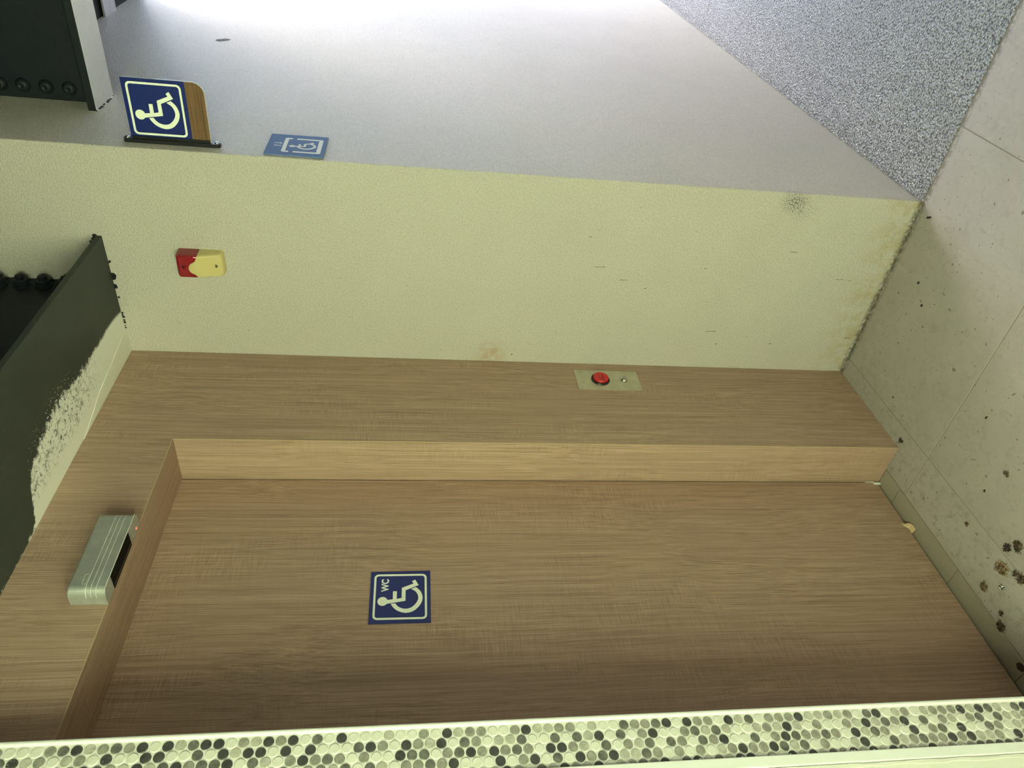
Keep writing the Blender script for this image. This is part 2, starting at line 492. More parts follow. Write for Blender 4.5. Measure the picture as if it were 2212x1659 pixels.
def bm_band(bm, fr, outer, inner, h0, h1, closed):
    """ribbon between two 2D outlines"""
    n = len(outer)
    V = [[bm.verts.new(fr.p(*q, h)) for q in ring] for ring, h in ((outer, h0), (inner, h0), (outer, h1), (inner, h1))]
    rng = range(n if closed else n - 1)
    for i in rng:
        j = (i + 1) % n
        bm.faces.new((V[2][i], V[2][j], V[3][j], V[3][i]))
        bm.faces.new((V[0][i], V[1][i], V[1][j], V[0][j]))
        bm.faces.new((V[0][i], V[0][j], V[2][j], V[2][i]))
        bm.faces.new((V[1][i], V[3][i], V[3][j], V[1][j]))
    if not closed:
        for i in (0, n - 1):
            bm.faces.new((V[0][i], V[1][i], V[3][i], V[2][i]))

def rrect(x0, x1, y0, y1, r, k=7):
    out = []
    for cx, cy, a0 in ((x1 - r, y1 - r, 0), (x0 + r, y1 - r, 90), (x0 + r, y0 + r, 180), (x1 - r, y0 + r, 270)):
        for i in range(k):
            a = math.radians(a0 + 90*i/(k - 1))
            out.append((cx + r*math.cos(a), cy + r*math.sin(a)))
    return out

def tag(o, label=None, cat=None, group=None, kind=None):
    if label: o['label'] = label
    if cat: o['category'] = cat
    if group: o['group'] = group
    if kind: o['kind'] = kind
    return o

def empty(name, loc=(0, 0, 0)):
    o = bpy.data.objects.new(name, None)
    COL.objects.link(o)
    o.location = (0, 0, 0)
    o.empty_display_size = 0.05
    return o

# ------------------------------------------------------------------ setting: walls
def wall_right():
    bm = bmesh.new()
    bm_box(bm, 0.0, FAR, -L, 0.45, -0.05, CEIL + 0.1)
    ed = [e for e in bm.edges if all(abs(v.co.x) < 1e-6 and abs(v.co.y + L) < 1e-6 for v in e.verts)]
    bmesh.ops.bevel(bm, geom=ed, offset=0.004, segments=3, profile=0.5, affect='EDGES')
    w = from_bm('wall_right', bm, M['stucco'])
    tag(w, 'off-white stucco wall turning a corner, yellow-lit return and pale daylit face', 'wall', kind='structure')
    # scuffs left on the return
    for (y, z, l, t, a) in ((-0.357, 0.930, 0.034, 0.0018, 0.06), (-0.317, 0.848, 0.024, 0.0016, 0.05), (-0.1435, 0.519, 0.036, 0.0019, 0.07),
                            (-0.355, 0.152, 0.024, 0.0012, 0.05), (-0.440, 0.339, 0.024, 0.0014, 0.02), (-0.370, 0.601, 0.011, 0.0012, 0.0),
                            (-0.4527, 0.975, 0.010, 0.0016, 0.1), (-0.1375, 0.036, 0.022, 0.0020, 0.02), (-0.352, 0.118, 0.010, 0.0016, 0.0),
                            (-0.476, 0.957, 0.006, 0.0012, 0.0), (-0.104, 0.30, 0.006, 0.003, 0.3), (-0.096, 0.485, 0.006, 0.003, 0.3), (-0.292, 0.774, 0.005, 0.003, 0.6),
                            (-0.028, 1.159, 0.006, 0.003, 0.5)):
        fr = Frame((-0.0001, y, z), (0, math.sin(a), math.cos(a)), (0, math.cos(a), -math.sin(a)), (-1, 0, 0))
        bm = bmesh.new()
        n = 6
        top = [(l*1000*(i/n - 0.5), t*500*(0.35 + random.random()*0.8)) for i in range(n + 1)]
        bot = [(l*1000*(i/n - 0.5), -t*500*(0.35 + random.random()*0.8)) for i in range(n, -1, -1)]
        bm_prism(bm, fr, top + bot, -0.2, 0.25)
        from_bm('scuff_mark', bm, M['scuff'], w)
    # chipped hole in the daylit face
    fr = Frame((1.10, -L, 2.185), (1, 0, 0), (0, 0, 1), (0, -1, 0))
    bm = bmesh.new()
    bm_prism(bm, fr, [(-16, 26), (-2, 22), (8, 10), (20, -4), (14, -22), (0, -14), (-14, -2), (-26, 12)], -1, 0.8)
    from_bm('plaster_chip', bm, M['soot'], w)
    return w
WALL_R = wall_right()

def wall_door():
    w = box('wall_back', END, 0.0, D + 0.055, 0.45, -0.05, CEIL + 0.1, M['plaster'])
    tag(w, 'wood-clad wall with the recessed toilet door', 'wall', kind='structure')
    box('side_panel', -A, -0.0005, 0.0, D + 0.06, 0.001, H, M['wood'], w)
    hp = box('header_panel', -1.40, -A, 0.0, D + 0.06, HD, H, M['wood'], w)
    box('reveal_soffit', -1.339, -A, 0.0002, D, HD - 0.0006, HD + 0.002, M['wood_x'], hp)
    box('edge_band', -1.40, -A, -0.0006, 0.0014, HD - 0.0004, HD + 0.0012, M['edge'], hp)
    box('side_panel_left', -1.40, -1.34, 0.0, D + 0.06, 0.001, HD, M['wood'], w).name = 'side_panel'
    box('jamb_edge_band', -A - 0.0006, -A + 0.001, -0.0005, 0.001, 0.001, HD, M['edge'], w).name = 'edge_band'
    return w
WALL_B = wall_door()

def door():
    d = box('door_1', -1.339, -A - 0.003, D, D + 0.042, 0.009, HD + 0.05, M['wood_door'], None, 0.0008, 1)
    tag(d, 'flush wood-grain sliding toilet door set back in the cladding', 'door', kind='structure')
    # end piece of the bottom guide, and the pale seal at the jamb foot
    box('bottom_guide', -A - 0.012, -A - 0.006, D - 0.004, D - 0.0005, 0.002, 0.024, M['white'], d)
    box('jamb_seal', -A - 0.004, -A - 0.001, D - 0.003, D - 0.0005, 0.02, 0.05, M['acrylic'], d)
    return d
DOOR = door()

# ------------------------------------------------------------------ setting: mosaic-edged wall on the left
YS, XS = -0.080, -1.2195
P_TILE, Z_TILE = 0.02035, 2.1203
ROWS = [
 "WWWMKDLMKMDWDLKD" "DWMLDMDWKWDWWWL" "WWMWDLMMWWMDLLM" "MWLWWKMMKDWDMMW" "DLKWMMMDLLMLMWK" "DWLMWLMMMDLDKLWKD",
 "DLMWLMWDWWDDWWKW" "DLDDWDWDWWWKDM" "WDMLDWKMWLLKWWKW" "KLDWKWMDWWMKLK" "LWWLMLDLWMWWMLD" "LKMDWKWMLWMKWKLLM",
 "WMLWKMDKMLDLKDMK" "KDWKLWMDMKMWMWW" "DKKWMKDMDMKMWDD" "MLWKWMLKWKMWKMD" "WWKWMDKMMKMWDL" "KMWWDWMKWDWWKMWLL",
 "WMKLWDWMLKWWDMLWKDWMLKWM" "KLKWKL" "WMMKMDWWWDWMDWKW" "DMKDLLKMWMWMWL" "MDMMDKLKWMWWLD" "W" "WKLMKMMDMDLLMWDM",
 "WKLDMWLKMDWLKWDMLKWDMWLKDMWKLDWMKWLDMKWLDMWKL" "DMLDWLMKMDWKDLK" "LDDWMWDLDLKMDL" "DLDKLLDLMLMKKKKK",
]
def tile_bm(bm, c, r=0.00925, k=14, h=0.0016):
    """penny tile lying in the x-z plane, face to -y"""
    lo = [bm.verts.new((c[0] + r*math.cos(2*math.pi*i/k), c[1], c[2] + r*math.sin(2*math.pi*i/k))) for i in range(k)]
    hi = [bm.verts.new((c[0] + 0.88*r*math.cos(2*math.pi*i/k), c[1] - h, c[2] + 0.88*r*math.sin(2*math.pi*i/k))) for i in range(k)]
    fs = [bm.faces.new(hi)]
    for i in range(k):
        j = (i + 1) % k
        fs.append(bm.faces.new((lo[i], lo[j], hi[j], hi[i])))
    return fs

def wall_left():
    w = box('wall_left', END, -1.331, YS - 0.004, 0.45, -0.05, CEIL + 0.1, M['plaster'])
    tag(w, 'cream plastered wall edged with a penny-tile mosaic strip', 'wall', kind='structure')
    box('mosaic_bed', -1.335, XS - 0.001, YS, 0.45, -0.05, CEIL + 0.05, M['grout'], w)
    # rounded white profile on the door side, flatter one on the wall side
    bm = bmesh.new()
    bm_box(bm, XS - 0.0085, XS, YS - 0.0045, 0.0, -0.05, CEIL)
    ed = [e for e in bm.edges if all(v.co.y < YS - 0.004 for v in e.verts) and abs(e.verts[0].co.z - e.verts[1].co.z) > 0.5]
    bmesh.ops.bevel(bm, geom=ed, offset=0.0035, segments=4, profile=0.5, affect='EDGES')
    from_bm('edge_trim', bm, M['trim'], w)
    bm = bmesh.new()
    bm_box(bm, -1.3300, -1.3095, YS - 0.0062, YS + 0.01, -0.05, CEIL)
    ed = [e for e in bm.edges if all(v.co.y < YS - 0.006 for v in e.verts) and abs(e.verts[0].co.z - e.verts[1].co.z) > 0.5]
    bmesh.ops.bevel(bm, geom=ed, offset=0.002, segments=3, profile=0.5, affect='EDGES')
    from_bm('edge_trim', bm, M['trim'], w)
    # ragged filler bead between profile and plaster
    bm = bmesh.new()
    fr = Frame((-1.3345, YS - 0.0040, 0), (1, 0, 0), (0, 0, 1), (0, -1, 0))
    n = 120
    a = [(1.0 + 2.6*random.random(), -50 + 2710*i/n) for i in range(n + 1)]
    b_ = [(-1.5 - 3.5*random.random(), -50 + 2710*i/n) for i in range(n + 1)]
    bm_band(bm, fr, a, b_, -0.5, 0.9, False)
    from_bm('filler_bead', bm, M['plaster'], w)
    # tiles
    protos = {}
    for ch in 'WLMKD':
        bm = bmesh.new(); tile_bm(bm, (0, 0, 0))
        bmesh.ops.recalc_face_normals(bm, faces=bm.faces)
        me = bpy.data.meshes.new('tile_' + ch); bm.to_mesh(me); bm.free()
        if me.polygons[0].normal.y > 0: me.flip_normals()
        me.materials.append(M['tile' + ch]); protos[ch] = me
    cand, rest = [], []
    for r in range(5):
        row = ROWS[r]
        for j in range(-22, 112):
            ch = row[j] if 0 <= j < len(row) else random.choice('WWLMMKD')
            z = Z_TILE - P_TILE*(j + (0.5 if r % 2 else 0.0))
            x = -1.2283 - 0.0108 - r*P_TILE*0.866
            if z < 0.008 or z > CEIL - 0.015: continue
            c = Vector((x, YS + 0.0001, z))
            dv = c - CAM; dz = dv.dot(fw)
            px, py = 1106 - FPX*dv.dot(up)/dz, 829.5 - FPX*dv.dot(rt)/dz
            if r < 4 and -8 < px < 2220 and py < 1666: cand.append((dv.length, r, j, c, ch))
            else: rest.append((r, c, ch))
    cand.sort(key=lambda q: q[0])
    for q in cand[300:]: rest.append((q[1], q[3], q[4]))
    for _, r, j, c, ch in sorted(cand[:300], key=lambda q: (q[1], q[2])):
        o = bpy.data.objects.new('mosaic_tile', protos[ch])
        COL.objects.link(o); o.parent = w
        o.location = c + Vector((random.uniform(-.0003, .0003), random.uniform(-.0003, 0.0002), random.uniform(-.0003, .0003)))
    bm = bmesh.new()
    idx = {ch: i for i, ch in enumerate('WLMKD')}
    for r, c, ch in rest:
        for f in tile_bm(bm, c): f.material_index = idx[ch]
    bmesh.ops.recalc_face_normals(bm, faces=bm.faces)
    me = bpy.data.meshes.new('mosaic_tiles')
    bm.to_mesh(me); bm.free()
    if sum(p.normal.y for p in me.polygons) > 0: me.flip_normals()
    for ch in 'WLMKD': me.materials.append(M['tile' + ch])
    o = link('mosaic_tiles', me, None, w)
    o['kind'] = 'stuff'
    # white grout squeezed out over the cut row
    for i in range(34):
        z = random.uniform(0.05, 1.2); s = random.uniform(0.6, 1.6)
        lathe('grout_blob', (-1.3085, YS - 0.0012, z), (0, -1, 0), [(0.0022*s, 0), (0.0018*s, 0.001), (0.0007*s, 0.0018)], M['trim'], w, 6)
    return w
WALL_L = wall_left()

# the rest of the lobby, behind the camera
wo_ = box('wall_front', END, -0.4, OPP - 0.15, OPP, -0.05, CEIL + 0.1, M['dark_wall'])
tag(wo_, 'plain grey wall across the lobby, behind the viewer', 'wall', kind='structure')
wy_ = box('wall_bounce', -0.4, 3.0, OPP - 0.15, OPP, -0.05, CEIL + 0.1, M['bounce_pale'])  # unseen stretch made pale to bounce daylight onto the stucco
tag(wy_, 'unseen wall along the passage, made pale to bounce daylight onto the stucco', 'wall', kind='structure')
we_ = box('wall_end', END - 0.15, END, OPP - 0.15, 0.45, -0.05, CEIL + 0.1, M['dark_wall'])
tag(we_, 'plain grey wall closing the lobby on the left, out of view', 'wall', kind='structure')
ce = box('ceiling', END - 0.15, 1.75, OPP - 0.15, 0.45, CEIL, CEIL + 0.12, M['ceiling'])
tag(ce, 'dark deck ceiling above the steel beams', 'ceiling', kind='structure')

# ------------------------------------------------------------------ setting: floor
def floor():
    f = box('floor', END, FAR + 0.5, OPP, 0.45, -0.12, -0.0018, M['grout_dark'])
    tag(f, 'smooth grey tiled floor with a pebbled strip along the daylit wall', 'floor', kind='structure')
    g = 0.0010
    xs = [-0.006, -0.497, -1.297, -2.097, END]
    ys = [0.0915, -0.0605, -0.850, -1.640, OPP]
    for i in range(len(xs) - 1):
        for j in range(len(ys) - 1):
            x1, x0 = xs[i] - g, xs[i + 1] + g
            y1, y0 = ys[j] - g, ys[j + 1] + g
            if x1 - x0 < 0.01: continue
            if j == 0 and (x1 < -1.30): continue
            box('paving_tile', x0, x1, y0, y1, -0.02, 0.0, M['paver'], f, 0.0008, 1)
    box('paving_tile', -0.006 + 0.0005, 0.0, -L, 0.09, -0.02, -0.0005, M['paver'], f)
    # threshold pieces under the door
    for x1, x0 in ((-A, -0.472), (-0.472, -0.773), (-0.773, -1.064), (-1.064, -1.339)):
        bm = bmesh.new()
        vs = bm_box(bm, x0 + 0.0012, x1 - 0.0012, 0.0925, D + 0.06, -0.02, 0.0005)
        from_bm('threshold_tile', bm, M['threshold'], f)
    # pebbled slabs along the daylit wall
    for x0, x1 in ((0.0, 2.112), (2.116, FAR + 0.5)):
        for y1, y0 in ((-L, -1.425), (-1.428, OPP)):
            box('pebbled_slab', x0 + 0.001, x1, y0, y1, -0.02, -0.001, M['pebbled'], f)
    return f
FLOOR = floor()
gd = box('ground_outside', FAR + 0.5, 40, -25, 25, -0.12, -0.01, M['concrete'])
tag(gd, 'paved ground outside the lobby, beyond the right edge', 'ground', kind='structure')

fc_ = box('wall_bounce_far', 11.0, 11.4, -14, 14, -0.05, 6.0, M['bounce_pale'])  # added out of view to throw light back at the daylit wall
tag(fc_, 'pale wall added out of view across the yard to bounce light back', 'wall', kind='structure')

# ------------------------------------------------------------------ steel beams
def nut(parent, x, y, z):
    """washer, hexagon nut and thread end on a web facing -y"""
    b = lathe('bolt', (x, y, z), (0, -1, 0), [(0.0215, 0), (0.0215, 0.004), (0.0205, 0.0045)], M['steel'], parent, 24)
    lathe('hex_nut', (x, y - 0.0042, z), (0, -1, 0), [(0.0200, 0), (0.0200, 0.015), (0.0178, 0.0175)], M['steel'], b, 6, rot=random.uniform(0, 1))
    lathe('thread_end', (x, y - 0.0215, z), (0, -1, 0), [(0.0100, 0), (0.0100, 0.008), (0.0080, 0.010)], M['steel'], b, 16)

def beam_over_door():
    t = empty('steel_beam')
    tag(t, 'black steel I-beam over the toilet door, smeared with white paint underneath', 'beam')
    yw = -0.235
    box('web', END, 0.0, yw, yw + 0.009, H + 0.014, CEIL, M['steel'], t)
    fl = box('bottom_flange', END, 0.0, -0.377, 0.02, H, H + 0.015, M['steel_patch'], t, 0.0015, 2)
    # filler strip at the corner of wall and cladding
    bm = bmesh.new()
    fr = Frame((0, 0, H), (-1, 0, 0), (0, 1, 0), (0, 0, -1))
    bm_prism(bm, fr, [(0.5, -74), (12, -76), (120, -58), (250, -40), (360, -8), (395, 0), (395, 6), (0.5, 6)], -0.5, 1.6)
    from_bm('filler_strip', bm, M['plaster'], fl)
    for z in (2.360, 2.417, 2.474, 2.530, 2.587, 2.643):
        nut(t, -0.038, yw, z)
    # paint slop where the flange meets the stucco
    for i in range(16):
        y = random.uniform(-0.31, -0.02)
        s = random.uniform(0.5, 1.4)*(1.6 if -0.26 < y < -0.19 else 0.7)
        lathe('paint_slop', (-0.0002, y, H - random.uniform(0.0, 0.004)), (-1, 0, 0), [(0.0045*s, 0), (0.004*s, 0.0007), (0.0015*s, 0.0012)], M['steel'], t, 7)
    for (y, z, s) in ((-0.375, 2.327, 1.7), (-0.366, 2.333, 1.2), (-0.357, 2.340, 1.1)):
        lathe('paint_slop', (-0.0002, y, z), (-1, 0, 0), [(0.004*s, 0), (0.0035*s, 0.001), (0.0015*s, 0.002)], M['steel'], t, 8)
    return t
beam_over_door()

def dome_bolt(parent, x, y, z):
    b = lathe('bolt', (x, y, z), (-1, 0, 0), [(0.0185, 0), (0.0185, 0.003), (0.0175, 0.0045), (0.0150, 0.009), (0.0105, 0.0125), (0.0055, 0.0135), (0.0050, 0.0122), (0, 0.0120)], M['steel'], parent, 28, True)
    return b

def beam_outside():
    t = empty('steel_beam')
    tag(t, 'steel I-beam with underside coloured pale as in daylight and round bolts, above the projecting sign', 'beam')
    xw = 0.310
    box('web', xw, xw + 0.009, OPP, -L + 0.02, 2.36, CEIL, M['steel'], t)
    fl = box('bottom_flange', 0.2435, 0.3835, OPP, -L + 0.02, 2.346, 2.366, M['steel'], t, 0.001, 1)
    box('flange_underside', 0.2445, 0.3825, OPP, -L - 0.0005, 2.3452, 2.3470, M['flange_grey'], fl)
    for z in (2.4287, 2.4878, 2.5467, 2.6035):
        dome_bolt(t, xw, -0.6595, z)
    # ragged bead of paint where the flange runs into the wall
    for i in range(26):
        s = random.uniform(0.6, 1.3)
        lathe('paint_slop', (0.243 + 0.141*i/25, -L - 0.0003, 2.3455 + random.uniform(-0.003, 0.001)), (0, -1, 0), [(0.0042*s, 0), (0.0036*s, 0.0012), (0.0012*s, 0.0022)], random.choice((M['steel'], M['flange_grey'])), t, 7)
    return t
beam_outside()

def beam_far():
    t = empty('steel_beam')
    tag(t, 'small far steel joist of twin flanges coloured pale as in daylight under the dark ceiling', 'beam')
    box('flange', 1.268, 1.334, OPP, -L + 0.01, 2.643, 2.651, M['flange_grey'], t, 0.001, 1)
    box('flange', 1.340, 1.398, OPP, -L + 0.01, 2.645, 2.653, M['flange_grey'], t, 0.001, 1)
    box('web', 1.331, 1.343, OPP, -L + 0.01, 2.650, CEIL, M['steel'], t)
    return t
beam_far()

# ------------------------------------------------------------------ signs
PERSON = [(48.1, -35.8), (31.7, -44.3), (16.9, -12.5), (-13.5, -12.7), (-21.2, 33.0), (-10.5, 33.0), (-8.6, 18.0), (14.6, 17.9), (14.6, 8.4), (-7.6, 8.4), (-5.2, -3.2), (24.1, -3.4), (36.4, -31.5), (43.4, -28.1)]
W_OUT = [(-21.4, 22.7), (-27.6, 19.4), (-32.9, 15.5), (-37.9, 10.6), (-41.9, 4.7), (-45.6, -4.0), (-47.5, -13.3), (-46.6, -21.6), (-44.0, -29.2), (-38.9, -36.8), (-31.8, -43.4), (-24.6, -48.5), (-16.9, -51.9), (-11.2, -53.4), (-5.4, -54.0), (2.0, -53.2), (9.0, -50.9), (13.9, -48.6), (18.2, -45.4), (26.0, -37.5)]
W_IN = [(-20.0, 11.8), (-24.2, 9.3), (-28.1, 6.1), (-31.4, 2.2), (-33.9, -2.6), (-35.6, -7.8), (-36.1, -13.2), (-35.6, -18.7), (-33.9, -23.9), (-30.2, -29.6), (-25.3, -34.4), (-20.6, -38.0), (-15.3, -41.0), (-10.9, -42.6), (-6.4, -43.5), (-1.2, -43.3), (3.9, -42.0), (9.6, -39.4), (14.5, -35.5), (20.6, -26.1)]
HEAD = [(-14.1 + 12.6*math.cos(2*math.pi*i/28), 42.3 + 12.2*math.sin(2*math.pi*i/28)) for i in range(28)]

def pictogram(fr, parent, mat, h, sx=1.0, sz=1.0, ox=0.0, oz=0.0):
    """seated figure in a wheelchair: head, body and wheel are one printed symbol"""
    T = lambda pts: [(a*sx + ox, b*sz + oz) for a, b in pts]
    bm = bmesh.new()
    bm_prism(bm, fr, T(PERSON), h - 0.2, h)
    bm_prism(bm, fr, T(HEAD), h - 0.2, h + 0.01)
    bm_band(bm, fr, T(W_OUT), T(W_IN), h - 0.2, h, False)
    return from_bm('wheelchair_symbol', bm, mat, parent)

def panel(name, fr, pts, h0, h1, mat, parent):
    bm = bmesh.new(); bm_prism(bm, fr, pts, h0, h1)
    return from_bm(name, bm, mat, parent)

def letters(text, fr, x0, x1, z0, z1, h, mat, parent, name='letters'):
    cu = bpy.data.curves.new('text', 'FONT')
    cu.body = text
    cu.offset = 0.035
    cu.space_character = 1.0
    to = bpy.data.objects.new('text_tmp', cu); COL.objects.link(to)
    dg = bpy.context.evaluated_depsgraph_get()
    me = bpy.data.meshes.new_from_object(to.evaluated_get(dg))
    bpy.data.objects.remove(to)
    xs = [v.co.x for v in me.vertices]; ys = [v.co.y for v in me.vertices]
    a0, a1, b0, b1 = min(xs), max(xs), min(ys), max(ys)
    for v in me.vertices:
        v.co = fr.p(x0 + (v.co.x - a0)/(a1 - a0)*(x1 - x0), z0 + (v.co.y - b0)/(b1 - b0)*(z1 - z0), h)
    me.materials.clear(); me.materials.append(mat)
    return link(name, me, mat, parent)

def sign_on_door():
    t = empty('toilet_sign')
    tag(t, 'square navy WC wheelchair sign stuck on the wooden door', 'sign')
    c = Vector((-0.7862, D, 1.4946))
    fr = Frame(c, (1, 0, 0), (0, 0, 1), (0, -1, 0))
    panel('panel', fr, [(-75.2, -73.4), (74.6, -73.4), (72.9, 73.2), (-75.2, 73.2)], -0.1, 2.0, M['blue'], t)
    bm = bmesh.new()
    bm_band(bm, fr, rrect(-65.2, 65.2, -64.3, 64.3, 11), rrect(-59.9, 59.9, -59.2, 59.3, 6.5), 1.8, 2.3, True)
    from_bm('border', bm, M['lum'], t)
    pictogram(fr, t, M['lum'], 2.3)
    letters('WC', fr, 13.4, 50.4, 28.2, 46.4, 2.25, M['white'], t)
sign_on_door()

def sign_projecting():
    t = empty('projecting_sign')
    tag(t, 'navy wheelchair flag sign with wooden foot strip, sticking out of the wall corner', 'sign')
    X = 0.048
    fr = Frame((X - 0.0025, -0.709, 2.12), (0, -1, 0), (0, 0, 1), (-1, 0, 0))
    zl = -71.2
    # clear backing with a rounded lower outer corner, blue face above, oak face below
    r = 28
    arc = [(74 - r + r*math.cos(math.radians(a)), -116 + r + r*math.sin(math.radians(a))) for a in range(-90, 1, 9)]
    panel('backing', fr, [(-82, 76.5), (-82, -116)] + arc + [(74, 76.5)], -5.0, 0.0, M['acrylic'], t)
    f = panel('blue_face', fr, [(-82, zl), (73.4, zl), (73.4, 76.2), (-82, 76.2)], -0.2, 0.8, M['blue'], t)
    arc2 = [(73.2 - r + r*math.cos(math.radians(a)), -115.2 + r + r*math.sin(math.radians(a))) for a in range(-90, 1, 9)]
    panel('wooden_strip', fr, [(-82, -115.2)] + arc2 + [(73.2, zl - 0.4), (-82, zl - 0.4)], -0.2, 0.9, M['oak'], t)
    bm = bmesh.new()
    bm_band(bm, fr, rrect(-65, 64.6, -61.6, 66.6, 11), rrect(-59.8, 59.6, -56.6, 61.4, 6.5), 0.6, 1.1, True)
    from_bm('border', bm, M['lum'], t)
    pictogram(fr, t, M['lum'], 1.1, 0.97, 0.97, -1.0, 3.0)
    # wall bracket: slotted black bar with rounded ends and two screws
    bm = bmesh.new()
    fb = Frame((X, -L, 2.0985), (1, 0, 0), (0, 0, 1), (0, -1, 0))
    bm_prism(bm, fb, rrect(-12.5, 12.5, -117, 117, 9), -1, 9.5)
    br = from_bm('wall_bracket', bm, M['black_plastic'], t)
    box('bracket_lip', X - 0.0085, X - 0.0035, -L - 0.0155, -L - 0.009, 2.006, 2.192, M['black_plastic'], br)
    box('bracket_lip', X + 0.0005, X + 0.0045, -L - 0.0155, -L - 0.009, 2.006, 2.192, M['black_plastic'], br)
    for z in (2.0985 - 0.108, 2.0985 + 0.108):
        lathe('screw', (X, -L - 0.0095, z), (0, -1, 0), [(0.0062, 0), (0.0058, 0.0016), (0.0035, 0.0030), (0.0016, 0.0033), (0.0012, 0.0024)], M['chrome'], br, 16)
sign_projecting()

def sign_lift():
    t = empty('wall_sign')
    tag(t, 'pale blue square plate with wheelchair in a bracket frame and two small arrows', 'sign')
    Y = -L - 0.0035
    fr = Frame((0.0865, Y, 1.796), (1, 0, 0), (0, 0, 1), (0, -1, 0))
    panel('panel', fr, [(-75, -75.2), (74.5, -75.2), (73, 75.2), (-74, 75.2)], -1.6, 0.6, M['sky_blue'], t)
    panel('foam_backing', fr, [(-70, -52), (70, -52), (70, 55), (-70, 55)], -3.4, -1.6, M['white'], t)
    # frame in two pieces with gaps in the sides
    def piece(pts):
        bm = bmesh.new(); bm_prism(bm, fr, pts, 0.5, 0.9)
        return bm
    x0, x1, w = -53, 49, 8.5
    from_bm('frame_top', piece([(x0, 16), (x0, 31), (x0 + 4, 35), (x1 - 4, 35), (x1, 31), (x1, 16), (x1 - w, 16), (x1 - w, 25), (x0 + w, 25), (x0 + w, 16)]), M['white'], t)
    from_bm('frame_bottom', piece([(x0, 5), (x0 + w, 5), (x0 + w, -54), (x1 - w, -54), (x1 - w, 5), (x1, 5), (x1, -61), (x1 - 4, -65), (x0 + 4, -65), (x0, -61)]), M['white'], t)
    pictogram(fr, t, M['white'], 0.9, 0.56, 0.64, -1.5, -15.5)
    for cx, s in ((7.5, -1), (-10.5, 1)):
        zc = 48.5
        pts = [(cx - 1.6, zc - s*10.5), (cx + 1.6, zc - s*10.5), (cx + 1.6, zc + s*4), (cx + 4.4, zc + s*4), (cx, zc + s*10.5), (cx - 4.4, zc + s*4), (cx - 1.6, zc + s*4)]
        from_bm('arrow', piece(pts), M['white'], t)
sign_lift()

# ------------------------------------------------------------------ alarm siren
def siren():
    t = empty('alarm_siren')
    tag(t, 'small red and yellowed cream alarm siren high on the lit return wall', 'alarm')
    y0, y1, z0, z1 = -0.351, -0.280, 1.9995, 2.1235
    bnd = [(0.0, 0.0605), (0.083, 0.058), (0.19, 0.056), (0.26, 0.0528), (0.30, 0.048), (0.347, 0.0421), (0.40, 0.0388), (0.488, 0.0356), (0.576, 0.0349), (0.664, 0.0363), (0.734, 0.0397), (0.77, 0.0437), (0.80, 0.0487), (0.857, 0.0529), (0.945, 0.0568), (1.0, 0.058)]
    def b(v):       # z of the seam, across the width
        for (a, p), (c, q) in zip(bnd[:-1], bnd[1:]):
            if v <= c: return z1 - (p + (q - p)*(v - a)/(c - a))
        return z1 - bnd[-1][1]
    def edge(d, r):
        if d >= r: return 1.0
        q = 1 - d/r
        return max(0.0, 1 - q**3.2)**(1/3.2)
    def depth(y, z):
        base = 0.0415 if z > z1 - 0.05 else 0.0415 - 0.019*((z1 - 0.05 - z)/(z1 - 0.05 - z0))**1.15
        cr = 0.007
        return base*edge(min(y - y0, y1 - y), 0.0075)*edge(z1 - z, 0.016)*edge(z - z0, 0.012)
    ny = 44
    vs_ = [0.5 - 0.5*math.cos(math.pi*i/ny) for i in range(ny + 1)]
    vs_ = [0.55*v + 0.45*i/ny for i, v in enumerate(vs_)]
    def corner(y, z):   # round the outline
        r = 0.010
        for cy, sy in ((y0 + r, -1), (y1 - r, 1)):
            for cz, sz in ((z0 + r, -1), (z1 - r, 1)):
                a, c = (y - cy)*sy, (z - cz)*sz
                if a > 0 and c > 0:
                    k = max(a, c)/math.hypot(a, c)
                    return cy + sy*a*k, cz + sz*c*k
        return y, z
    def part(name, lo, hi, mat, off=0.0):
        bm = bmesh.new(); nz = 40; g = []
        for i, v in enumerate(vs_):
            y = y0 + (y1 - y0)*v; col = []
            for j in range(nz + 1):
                s = 0.5 - 0.5*math.cos(math.pi*j/nz); s = 0.5*s + 0.5*j/nz
                z = lo(v) + (hi(v) - lo(v))*s
                yy, zz = corner(y, z)
                col.append(bm.verts.new((-depth(y, z) - off*(1 if 0 < i < ny else 0), yy, zz)))
            g.append(col)
        for i in range(ny):
            for j in range(nz):
                bm.faces.new((g[i][j], g[i + 1][j], g[i + 1][j + 1], g[i][j + 1]))
        o = from_bm(name, bm, mat, t, True)
        if sum(p.normal.x for p in o.data.polygons) > 0: o.data.flip_normals()
        return o
    body = part('cream_body', lambda v: z0, lambda v: b(v) - 0.0003, M['siren'])
    ln = part('red_lens', lambda v: b(v) + 0.0003, lambda v: z1, M['lens'], -0.0006)
    box('base_plate', -0.004, 0.0, y0 + 0.003, y1 - 0.003, z0 + 0.003, z1 - 0.003, M['siren'], t)
    lathe('sounder_hole', (-0.0272, -0.3155, 2.0195), (-1, 0, 0.1), [(0.0050, -0.004), (0.0050, 0.0016), (0.0044, 0.0018)], M['siren_hole'], body, 18)
    lathe('screw_recess', (-0.0408, -0.316, 2.1015), (-1, 0, 0.08), [(0.0046, -0.003), (0.0046, 0.0012), (0.0034, 0.0013), (0.0032, 0.0003)], M['lens_ring'], ln, 18)
siren()

